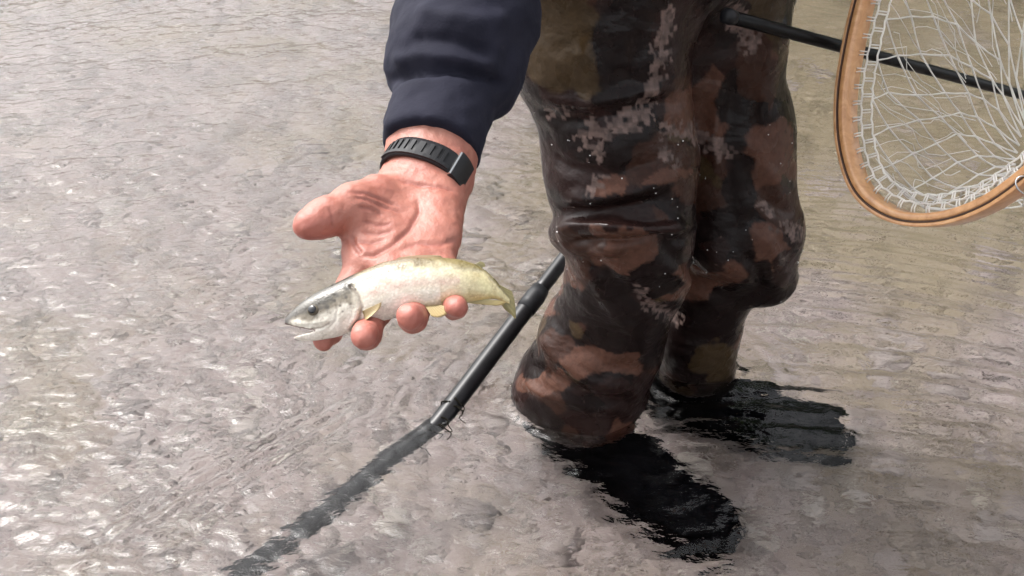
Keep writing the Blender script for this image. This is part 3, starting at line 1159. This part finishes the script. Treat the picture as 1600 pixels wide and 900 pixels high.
# --- wading boots
def boot(ankle, toe_xy, name='boot'):
    toe = np.array([toe_xy[0], toe_xy[1], BED + 0.05])
    d = np.array([toe[0] - ankle[0], toe[1] - ankle[1], 0.0]); ln = np.linalg.norm(d); d /= ln
    sd = np.array([-d[1], d[0], 0])
    heel = np.array([ankle[0], ankle[1], 0]) - d * 0.05
    k = SDF(0.005)
    k.chain([ankle + [0, 0, .03], ankle - [0, 0, .02], heel + [0, 0, BED + .07]], [.066, .06, .05], .03)
    k.chain([ankle - [0, 0, .015], heel + d * (ln * .55) + [0, 0, BED + .085], toe - d * .05 + [0, 0, .012], toe - d * .035], [.056, .052, .05, .045], .03)
    k.cap(heel + [0, 0, BED + .06], toe - d * .07, .048, .05, .02)
    v, f = k.run()
    up = mkobj(name, v, f, 'boot_black', person)
    # lug sole
    J = Join()
    m = 26
    ring = []
    for q in range(m):
        a = 2 * math.pi * q / m
        lx = math.cos(a); wy = math.sin(a)
        ctr = (heel + np.array([toe[0], toe[1], 0])) / 2
        hw = .05 * (1.08 if lx > 0 else .92) * (abs(wy) ** .8) * (1 if wy > 0 else -1)
        ring.append(ctr * [1, 1, 0] + d * (ln / 2 + .04) * (abs(lx) ** .7) * (1 if lx > 0 else -1) + sd * hw)
    vs = [(*r[:2], BED + .002) for r in ring] + [(*r[:2], BED + .038) for r in ring]
    fs = [(q, (q + 1) % m, m + (q + 1) % m, m + q) for q in range(m)] + [tuple(range(m - 1, -1, -1)), tuple(range(m, 2 * m))]
    mkobj('sole', vs, fs, 'boot_black', up, smooth=False)
    # laces across the instep
    for q in range(3):
        c = ankle - [0, 0, .0] + d * (.055 + .03 * q) + np.array([0, 0, .02 - .03 * q])
        pth = [c + sd * t * .04 + np.array([0, 0, .012 * (1 - t * t)]) for t in np.linspace(-1, 1, 7)]
        v, f = tube(pth, .004, 6)
        mkobj('lace', v, f, 'black_rubber', up)
    return up


boot(AN_R, (0.315, 1.085))
boot(AN_L, (0.545, 1.31))

# --- wristwatch
wc = P(664, 275, 0.884)
wax = P(655, 300, .872) - P(690, 210, .918); wax /= np.linalg.norm(wax)
wax = wax + 0.16 * CR * -1 + 0.0 * CU; wax /= np.linalg.norm(wax)
e1 = CR - wax * (CR @ wax); e1 /= np.linalg.norm(e1)          # across the wrist
e2 = np.cross(wax, e1)                                           # palm / back direction
if e2 @ -CF < 0:
    e2 = -e2
RA, RB = .0348, .0300


def band_pt(a, r_off, t):
    ca, sa = math.cos(a), math.sin(a)
    p = 2.4
    x = RA * np.sign(ca) * abs(ca) ** (2 / p); y = RB * np.sign(sa) * abs(sa) ** (2 / p)
    n = math.hypot(x, y)
    return wc + e1 * x * (1 + r_off / n) + e2 * y * (1 + r_off / n) + wax * t


M_ = 64
HW = .0112
prof = [(0.0, -HW), (.0025, -HW), (.0034, -HW + .0012), (.0034, HW - .0012), (.0025, HW), (0.0, HW)]
vs, fs = [], []
for i in range(M_):
    a = 2 * math.pi * i / M_
    for ro, t in prof:
        vs.append(band_pt(a, ro, t))
k_ = len(prof)
for i in range(M_):
    j = (i + 1) % M_
    for q in range(k_):
        q2 = (q + 1) % k_
        fs.append((i * k_ + q, i * k_ + q2, j * k_ + q2, j * k_ + q))
watch = mkobj('watch_strap', vs, fs, 'black_rubber', person)
watch['label'] = 'black rubber watch strap with a row of slots'


def patch(a0, a1, t0, t1, r0, r1, n=6):
    """a curved raised block on the strap"""
    v, f = [], []
    for i in range(n + 1):
        a = a0 + (a1 - a0) * i / n
        v += [band_pt(a, r0, t0), band_pt(a, r1, t0), band_pt(a, r1, t1), band_pt(a, r0, t1)]
    for i in range(n):
        b = i * 4
        for q in range(4):
            q2 = (q + 1) % 4
            f.append((b + q, b + q2, b + 4 + q2, b + 4 + q))
    f += [(3, 2, 1, 0), (n * 4, n * 4 + 1, n * 4 + 2, n * 4 + 3)]
    return v, f


# raised bars between the adjustment slots
for i in range(11):
    a0 = R(158) - R(9.2) * i
    v, f = patch(a0 - R(4.6), a0, -HW * .55, HW * .62, .0028, .0047, 3)
    mkobj('strap_bar', v, f, 'black_rubber', watch, smooth=False)
v, f = patch(R(150), R(50), HW * .62, HW * .95, .0028, .0050, 14)
mkobj('strap_edge', v, f, 'black_rubber', watch, smooth=False)
v, f = patch(R(44), R(12), -HW * 1.22, HW * 1.22, .0015, .0066, 8)
keeper = mkobj('strap_keeper', v, f, 'black_rubber', watch, smooth=False)
v, f = patch(R(46.5), R(43), -HW * 1.18, HW * 1.18, .0030, .0058, 2)
mkobj('buckle_edge', v, f, 'steel', watch, smooth=False)
v, f = patch(R(-60), R(-120), -.019, .019, .001, .011, 10)
case = mkobj('watch_case', v, f, 'black_rubber', person, smooth=False)
v, f = patch(R(-66), R(-114), -.015, .015, .0112, .0118, 10)
mkobj('watch_glass', v, f, 'eye_pupil', case)

# ================================================================== FISH
FD = 0.752
SC = FD / FPX
st = np.array([  # px, top, bottom, half width (m)
    (447, 500, 506, .0008), (452, 494, 520, .0032), (462, 482, 529, .0052), (478, 468, 533, .0075), (500, 455, 531.5, .0095), (530, 440, 526, .0118),
    (560, 425.5, 515, .0135), (600, 409, 501, .0146), (640, 402, 492, .0146), (680, 401, 485, .0132), (720, 405, 475, .0105),
    (745, 413, 470, .0082), (765, 427, 467, .0060), (778, 441, 468, .0042), (790, 458, 474, .0022), (797, 470, 477, .0008)])
fx = np.linspace(447, 797, 351)


def spl(c):
    # smooth interpolation of the stations
    y = np.interp(fx, st[:, 0], st[:, c])
    ker = np.ones(15) / 15
    yp = np.concatenate([np.full(7, y[0]), y, np.full(7, y[-1])])
    return np.convolve(yp, ker, 'valid') if c != 3 else np.convolve(yp, ker, 'valid')


ft, fb, fw = spl(1), spl(2), spl(3)


def fdep(x):
    return FD + 0.006 * np.clip((x - 640) / 160, -1.2, 1.2) + 0.010 * np.clip((x - 720) / 80, 0, 1) ** 2


def fish_fn(D, X, Y, Z):
    pxx = 800 + X / SC
    pyy = 450 - Y / SC
    t = np.interp(pxx, fx, ft); b = np.interp(pxx, fx, fb); w = np.interp(pxx, fx, fw)
    c = (t + b) / 2; h = (b - t) / 2
    v = (pyy - c) / h
    # fullest a little above the middle
    u = (-Z - fdep(pxx)) / w
    r = np.power(np.power(np.abs(v), 2.15) + np.power(np.abs(u), 2.0), 0.5)
    f = (r - 1) * np.minimum(h * SC, w)
    inside = (pxx > 447) & (pxx < 797)
    f = np.where(inside, f, np.maximum(f, 0.002))
    # open mouth: a wedge cut between the jaws
    l1 = (pyy - (506.0 + (pxx - 447) * 0.19)) * SC
    l2 = ((528.0 - (pxx - 452) * 0.28) - pyy) * SC
    wedge = np.minimum(np.minimum(l1, l2), (497 - pxx) * SC)
    kk = .0012
    g = np.maximum(kk - np.abs(f - wedge), 0) / kk
    f = np.maximum(f, wedge) + g * g * kk / 4
    return f.astype(np.float32)


K = SDF(0.00082, CM)
lo = np.array([(440 - 800) * SC, (450 - 540) * SC, -(FD + .035)])
hi = np.array([(805 - 800) * SC, (450 - 392) * SC, -(FD - .03)])
fv, ff = K.run(fish_fn, (lo, hi))
fv = relax(fv, ff, 3, 0.45)
loc = (fv - CO) @ CM
qx = 800 + loc[:, 0] / SC; qy = 450 - loc[:, 1] / SC
fn_ = vnormals(fv, ff)
t_ = np.interp(qx, fx, ft); b_ = np.interp(qx, fx, fb)
vv = (qy - (t_ + b_) / 2) / ((b_ - t_) / 2)
nearside = (fn_ @ -CF) > -0.2
disp = np.zeros(len(fv)); dk = np.zeros(len(fv))
for pts, dep, w in [([(553, 447), (566, 462), (571, 480), (566, 498), (552, 514)], -.0012, 2.6),
                    ([(547, 448), (559, 463), (564, 480), (559, 497), (546, 512)], .0008, 4.0),
                    ([(528, 462), (534, 480), (530, 500), (518, 514)], -.0005, 2.2),
                    ([(493, 513), (508, 511), (520, 505)], -.0006, 2.0),
                    ([(460, 503), (480, 504), (500, 503), (516, 500)], .0005, 3.0),
                    ([(574, 466), (640, 448), (700, 440), (760, 450)], -.00008, 1.4)]:
    d, t = polydist(qx, qy, pts)
    g = np.exp(-(d / w) ** 2)
    disp += dep * g
    if dep < -.0005:
        dk = np.maximum(dk, g * .6)
fv = fv + fn_ * disp[:, None]


def lerp(a, b, t):
    t = np.clip(t, 0, 1)[:, None]
    return a * (1 - t) + b * t


A_ = lambda *c: np.array(c)
wob = fbm(fv, 90, 5.5, 3)
wob2 = fbm(fv, 35, 8.5, 2)
flank = np.tile(A_(.66, .62, .54), (len(fv), 1))
flank = lerp(flank, A_(.66, .58, .34), (qx - 640 + 22 * wob2) / 120)                 # yellower towards the tail
flank = lerp(flank, A_(.80, .77, .71), (vv + wob * .15 - .05) / .45 * (qx < 690))      # white belly
flank = lerp(flank, A_(.70, .52, .20), (vv - .45 + .2 * wob) * 1.8 * (qx > 640))         # yellow lower edge
flank = lerp(flank, A_(.68, .50, .46), .6 * np.exp(-((vv + .12 + .2 * wob2) / .2) ** 2) * (qx > 575) * (qx < 720))   # faint pink band
back = lerp(np.tile(A_(.17, .13, .075), (len(fv), 1)), A_(.25, .21, .09), (qx - 640) / 120)
flank = lerp(flank, A_(.40, .36, .25), (-vv - .42 + wob * .22) / .28)
flank = lerp(flank, back, (-vv - .62 + wob * .18) / .2)
headm = np.clip((566 - qx) / 14, 0, 1)
hc = np.tile(A_(.60, .57, .52), (len(fv), 1))
hc = lerp(hc, A_(.20, .175, .14), (-vv + .30 + wob * .5) / .4)
hc = lerp(hc, A_(.05, .044, .034), (-vv - .22 + wob * .35) / .3)
hc = lerp(hc, A_(.06, .052, .045), np.exp(-(polydist(qx, qy, [(449, 503), (462, 492), (489, 484), (512, 479)])[0] / 4.0) ** 2) * .75)
hc = lerp(hc, A_(.04, .035, .03), np.clip((462 - qx) / 10, 0, 1) * (vv < .05))
hc = lerp(hc, A_(.76, .72, .66), (vv - .25 + wob * .2) / .3)
flank = flank * (1 - headm[:, None]) + hc * headm[:, None]
for cx_, cy_, r_ in [(517, 479, 4.2), (511, 471, 2.6), (528, 469, 2.6), (537, 477, 2.0), (546, 464, 2.6), (553, 474, 1.8), (541, 486, 1.6), (586, 432, 2.0), (611, 424, 1.8), (634, 414, 1.7), (560, 452, 2.2)]:
    g = np.exp(-(np.hypot(qx - cx_, qy - cy_) / r_) ** 4)
    flank = lerp(flank, A_(.045, .04, .035), g * .85)
flank = lerp(flank, A_(.16, .12, .10), dk)
mouth = (qy > 504.5 + (qx - 447) * .19) & (qy < 529.0 - (qx - 452) * .28) & (qx < 497)
flank = lerp(flank, A_(.12, .045, .04), mouth * .9)
trout = empty('trout', tuple(P(640, 470, FD)), 'small pale brown trout with open mouth lying across the open hand', 'fish')
mkobj('body', fv, ff, 'fish', trout, attrs={'Col': np.clip(flank * .93, 0, 1)})

# eye
for side in (-1, 1):
    if side < 0:
        c = P(489, 484, FD - .0131)
        nrm = -CF * .93 + CU * .25 - CR * .25
    else:
        c = P(489, 484, FD + .0015)
        nrm = CF * .93 + CU * .25 - CR * .25
    nrm = nrm / np.linalg.norm(nrm)
    V_, F_ = ico(3)
    z = Vector(nrm).to_track_quat('Z', 'Y').to_matrix()
    Mz = np.array(z)
    ey = mkobj('eye', (V_ * [.0048, .0044, .0022]) @ Mz.T + c, F_, 'eye_iris', trout)
    mkobj('pupil', (V_ * [.0033, .0031, .0011]) @ Mz.T + c + nrm * .0019, F_, 'eye_pupil', ey)


def fin(name, root0, root1, tips_, depth_fn, c0, c1, rays=9, thick=.0007):
    """thin fan between a root line and an outline, with rays as ridges"""
    tp = catmull([(x, y, 0) for x, y in tips_], 6)
    m = rays * 3
    idx = np.linspace(0, len(tp) - 1, m)
    outl = np.stack([np.interp(idx, np.arange(len(tp)), tp[:, q]) for q in (0, 1)], 1)
    V1, C1 = [], []
    K2 = 7
    for side in (1, -1):
        for i in range(m):
            r0 = np.array(root0) + (np.array(root1) - np.array(root0)) * i / (m - 1)
            for j in range(K2):
                s = j / (K2 - 1)
                q = r0 * (1 - s) + outl[i] * s
                th = thick * (1.25 if i % 3 == 1 else .55) * (1.15 - s * .8)
                V1.append(P(q[0], q[1], depth_fn(s) - side * th))
                f_ = 0.82 if i % 3 == 1 else 1.0
                C1.append((np.array(c0) * (1 - s) + np.array(c1) * s) * f_)
    fs = []
    for sd in (0, 1):
        o = sd * m * K2
        for i in range(m - 1):
            for j in range(K2 - 1):
                a = o + i * K2 + j
                q = (a, a + 1, a + K2 + 1, a + K2)
                fs.append(q if sd else q[::-1])
    o = m * K2
    for i in range(m - 1):
        for j in (0, K2 - 1):
            a = i * K2 + j
            fs.append((a, a + K2, o + a + K2, o + a))
    for j in range(K2 - 1):
        for i in (0, m - 1):
            a = i * K2 + j
            fs.append((a, a + 1, o + a + 1, o + a))
    return mkobj(name, V1, fs, 'fin', trout, attrs={'Col': np.array(C1)})


ol = (.22, .19, .085)
fin('pectoral_fin', (566, 486), (570, 499), [(596, 472), (594, 481), (584, 491), (573, 499)], lambda s: FD - .0150 - .004 * s, (.38, .28, .13), (.44, .34, .18))
fin('pelvic_fin', (664, 478), (688, 476), [(674, 494), (686, 496), (699, 490), (702, 480)], lambda s: FD - .011 - .003 * s, (.46, .37, .19), (.50, .37, .16))
fin('anal_fin', (722, 471), (752, 466), [(735, 474), (756, 476), (782, 477), (792, 471)], lambda s: FD + .006, (.46, .41, .22), (.46, .35, .14))
fin('tail_fin', (772, 440), (782, 474), [(800, 455), (804, 470), (806, 497), (799, 492), (788, 483)], lambda s: FD + .012 + .006 * s, ol, (.26, .22, .09), 11)
fin('dorsal_fin', (618, 405), (668, 403), [(625, 402), (650, 399), (684, 399), (692, 403)], lambda s: FD + .004 + .012 * s, (.15, .12, .07), (.20, .16, .09))
fin('adipose_fin', (742, 413), (752, 418), [(750, 408), (757, 411), (758, 417)], lambda s: FD + .008, ol, ol, 4)

# ================================================================== WADING STAFF
up_pt = PY(886, 398, 1.51)
sdirv = (up_pt - STAFF_IN) / np.linalg.norm(up_pt - STAFF_IN)
tip = PZ(270, 985, -0.155); tip[2] = BED - 0.01
top = STAFF_IN + sdirv * 0.70
staff = empty('wading_staff', tuple(tip), 'black wading staff slanting into the water beside the camouflage leg', 'wading staff')
bend = STAFF_IN - sdirv * .03
line = np.concatenate([np.linspace(tip, bend, 40), np.linspace(bend, top, 41)[1:]])
seg = np.concatenate([[0], np.cumsum(np.linalg.norm(np.diff(line, axis=0), axis=1))])
Ls = seg[-1]
w_in = (np.linalg.norm(bend - tip) + .03) / Ls


def sp(t):
    return np.array([np.interp(t * Ls, seg, line[:, q]) for q in range(3)]) if t <= 1 else top + sdirv * (t - 1) * Ls


v, f = tube([sp(t) for t in np.linspace(0.04, w_in + .20, 30)], np.interp(np.linspace(0.04, w_in + .2, 30), [0, w_in, 1], [.020, .0155, .015]), 20)
mkobj('lower_section', v, f, 'staff_black', staff)
v, f = tube([sp(t) for t in np.linspace(w_in + .19, 1.0, 12)], .0128, 20)
mkobj('upper_section', v, f, 'staff_black', staff)
v, f = tube([sp(t) for t in np.linspace(w_in + .175, w_in + .215, 4)], [.0163, .0172, .0172, .0150], 20)
mkobj('clamp_collar', v, f, 'black_rubber', staff)
v, f = tube([sp(t) for t in (0.0, .02, .045)], [.005, .013, .0205], 16)
mkobj('ferrule', v, f, 'steel', staff)
v, f = tube([sp(t) for t in np.linspace(.9, 1.02, 6)], [.014, .017, .016, .017, .016, .010], 16)
mkobj('grip', v, f, 'black_rubber', staff)

# wisps of weed that the current has wrapped round the staff
J = Join()
for q in range(9):
    c = sp(w_in + random.uniform(-.09, .03))
    a0 = random.uniform(-.5, .5)
    pts = [c + np.array([random.uniform(-.014, .014), -.016, random.uniform(.004, .014)])]
    for e in range(4):
        pts.append(pts[-1] + np.array([random.uniform(-.012, .012), random.uniform(-.014, .003), -random.uniform(.001, .007)]))
        pts[-1][2] = max(pts[-1][2], min(.004, c[2] + .01))
    J.add(tube(catmull(pts, 3), np.linspace(.0016, .0005, 13), 5))
weed = mkobj('water_weed', J.V, J.F, 'weed')
tag(weed, 'dark wisps of weed caught on the staff at the waterline', 'weed', kind='stuff')

# ================================================================== FISHING ROD
ra, rb = P(1136, 25, 1.245), P(1600, 149, 1.50)
rdir = (rb - ra) / np.linalg.norm(rb - ra)
hit = ra + rdir * min(3.0, (0.03 - ra[2]) / rdir[2])
rod = empty('fishing_rod', tuple(ra), 'thin black fishing rod crossing behind the net from the thigh', 'fishing rod')
RLn = np.linalg.norm(hit - ra)
v, f = tube([ra + (hit - ra) * t for t in np.linspace(0, 1, 30)], np.linspace(.0085, .0045, 30), 14)
mkobj('blank', v, f, 'carbon_black', rod)
v, f = tube([ra - rdir * .008, ra - rdir * .004, ra + rdir * .004, ra + rdir * .012], [.004, .0095, .0100, .0088], 14)
mkobj('butt_cap', v, f, 'black_rubber', rod)
for t in (.42, .62, .8, .95):
    c = ra + (hit - ra) * t
    nrm = np.cross(rdir, [0, 0, 1.0]); nrm /= np.linalg.norm(nrm); upv = np.cross(nrm, rdir)
    pth = [c - upv * (.016) + .008 * (math.cos(a) * nrm + math.sin(a) * upv) for a in np.linspace(0, 2 * math.pi, 14, endpoint=False)]
    v, f = tube(pth, .0009, 6, closed=True)
    mkobj('line_guide', v, f, 'steel', rod)

# ================================================================== LANDING NET
def hd(x):
    return 1.31 - 0.22 * np.clip((x - 1310) / 310, 0, 1.3)


hp = [(1618, 266), (1545, 318), (1470, 342), (1402, 336), (1350, 298), (1326, 230), (1323, 150), (1337, 60), (1357, -20), (1385, -110),
      (1432, -196), (1510, -240), (1590, -215), (1650, -140), (1672, -20), (1668, 100), (1650, 195), (1632, 245)]
hw = catmull(np.array([P(x, y, hd(x)) for x, y in hp]), 10, closed=True)
hc_ = hw.mean(0)
U_, Sg, Vt = np.linalg.svd(hw - hc_)
hn_ = Vt[2] if Vt[2] @ (CO - hc_) > 0 else -Vt[2]
net = empty('landing_net', tuple(P(1618, 266, hd(1618))), 'wooden landing net with clear rubber mesh beside the camouflage waders', 'landing net')


def sweep_rect(path, a0, a1, b0, b1, sub=4):
    """closed rectangular sweep; a = outward in the hoop plane, b = along its normal; rounded"""
    n = len(path)
    T = np.roll(path, -1, 0) - np.roll(path, 1, 0); T /= np.linalg.norm(T, axis=1)[:, None]
    O = np.cross(T, hn_); O /= np.linalg.norm(O, axis=1)[:, None]
    s = np.sign(((path - hc_) * O).sum(1).mean())
    O *= s
    r = min(a1 - a0, b1 - b0) * .28
    pr = []
    for cx_, cy_, q in ((a1 - r, b1 - r, 0), (a0 + r, b1 - r, 1), (a0 + r, b0 + r, 2), (a1 - r, b0 + r, 3)):
        for e in range(sub):
            ang = math.pi / 2 * (q + e / (sub - 1))
            pr.append((cx_ + r * math.cos(ang), cy_ + r * math.sin(ang)))
    V1 = np.concatenate([path + O * a + hn_ * b for a, b in pr]).reshape(len(pr), n, 3).transpose(1, 0, 2).reshape(-1, 3)
    k = len(pr)
    F1 = []
    for i in range(n):
        j = (i + 1) % n
        for q in range(k):
            q2 = (q + 1) % k
            F1.append((i * k + q, j * k + q, j * k + q2, i * k + q2))
    return V1, F1


v, f = sweep_rect(hw, -.0075, .0020, -.014, .014)
hoop = mkobj('hoop', v, f, 'wood', net)
v, f = sweep_rect(hw, .0021, .0040, -.0144, .0144)
mkobj('dark_strip', v, f, 'dark_laminate', hoop)
v, f = sweep_rect(hw, .0041, .0090, -.014, .014)
mkobj('outer_strip', v, f, 'wood', hoop)
# handle, running on from the throat of the hoop
h0 = (P(1618, 266, hd(1618)) + P(1632, 245, hd(1632))) / 2
hdv = h0 - hc_; hdv -= hn_ * (hdv @ hn_); hdv /= np.linalg.norm(hdv)
pth = [h0 + hdv * t for t in (-.012, .0, .02, .05, .09, .13, .16, .178)]
v, f = tube(catmull(pth, 4), np.interp(np.linspace(0, 1, 29), [0, .1, .25, .45, .7, .9, 1], [.010, .016, .0155, .0125, .0145, .0165, .009]), 18)
handle = mkobj('handle', v, f, 'wood', net)
rc_ = h0 + hdv * -.004 - CU * .026 - CR * .012
v, f = tube([rc_ + .011 * (math.cos(a) * CR + math.sin(a) * CU * .9 - math.sin(a) * CR * .3) for a in np.linspace(0, 2 * math.pi, 22, endpoint=False)], .0011, 8, closed=True)
mkobj('split_ring', v, f, 'steel', net)

# netting: a bag of diamond mesh hanging behind the hoop, laced to it with double loops
inner = hw - 0.0
Tn = np.roll(hw, -1, 0) - np.roll(hw, 1, 0); Tn /= np.linalg.norm(Tn, axis=1)[:, None]
On = np.cross(Tn, hn_); On *= np.sign(((hw - hc_) * On).sum(1).mean())
arc = np.concatenate([[0], np.cumsum(np.linalg.norm(np.roll(hw, -1, 0) - hw, axis=1))])
AL = arc[-1]


def on_hoop(s, inset, back):
    s = (s % 1.0) * AL
    c = np.concatenate([hw, hw[:1]]); o = np.concatenate([On, On[:1]])
    p = np.array([np.interp(s, arc, c[:, q]) for q in range(3)])
    oo = np.array([np.interp(s, arc, o[:, q]) for q in range(3)])
    return p - oo * inset - hn_ * back


NA, NR = 22, 7
bag_c = hc_ - hn_ * .20 + np.array([0.01, 0.02, -.10])


def bag(s, r):
    """r 0 at the second lacing cord, 1 at the bag's bottom"""
    p0 = on_hoop(s, .030, .012)
    e = p0 - hn_ * .22 * math.sin(r * 1.5) + (bag_c - p0) * 0
    c = bag_c
    w = math.cos(r * 1.45) ** .8
    ctr = hc_ * (1 - r) + c * r
    q = ctr + (p0 - hc_) * w + (bag_c - hc_) * (math.sin(r * 1.5) - r) * .6
    jit = mnoise.noise_vector(Vector(q) * 11) * .022 * min(1, r * 4)
    return q + np.array(jit)


J = Join()
for j in range(NR):
    for i in range(NA):
        s0 = (i + .5 * (j % 2)) / NA
        for dlt in (-.5, .5):
            a = bag(s0, j / NR); b = bag(s0 + dlt / NA, (j + 1) / NR)
            mid = (a + b) / 2 + np.array([0, 0, -.001])
            J.add(tube([a, mid, b], [.0014, .0010, .0014], 5, caps=False))
netting = mkobj('netting', J.V, J.F, 'rubber', net)
J = Join()
for i in range(26):
    s0 = .20 + .40 * i / 26 + random.uniform(-.005, .005)
    r1_ = random.uniform(.35, .75)
    J.add(tube([bag(s0 + .012 * math.sin(q * .9 + i), .03 + r1_ * q / 9) - hn_ * .012 * math.sin(q + i * 2.1) for q in range(10)], .0006, 4, caps=False))
mkobj('netting_fold', J.V, J.F, 'rubber', net)
J = Join()
n_l = 54
for q, (ins, bk) in enumerate(((.019, .006), (.030, .012))):
    J.add(tube([on_hoop(i / 160, ins + .001 * math.sin(i * 2.1), bk) for i in range(160)], .0013, 6, closed=True))
mkobj('lacing_cord', J.V, J.F, 'rubber', net)
J = Join()
for i in range(n_l):
    s0 = i / n_l
    for dlt in (-.0022, .0022):
        J.add(tube([on_hoop(s0 + dlt, .006, .004), on_hoop(s0 + dlt * .8, .013, .003), on_hoop(s0 + dlt * .7, .020, .006)], .0010, 5))
    for dlt in (-.0016, .0016):
        J.add(tube([on_hoop(s0 + .008 + dlt, .019, .006), on_hoop(s0 + .008 + dlt, .0305, .012)], .0010, 5))
mkobj('lacing_loops', J.V, J.F, 'rubber', net)
# drops falling from the wet mesh onto the river
J = Join()
dv, df = iv1, if1
for i in range(70):
    qx_, qy_ = random.uniform(1480, 1640), random.uniform(325, 400)
    w = PZ(qx_, qy_, 0.0)
    r = random.uniform(.0012, .0028)
    J.add((dv * [r, r, r * random.uniform(.8, 1.3)] + w + np.array([0, 0, random.uniform(.001, .03)]), df))
drops = mkobj('water_drops', J.V, J.F, 'water')
tag(drops, 'bright water drops dripping below the landing net', 'water drops', kind='stuff')
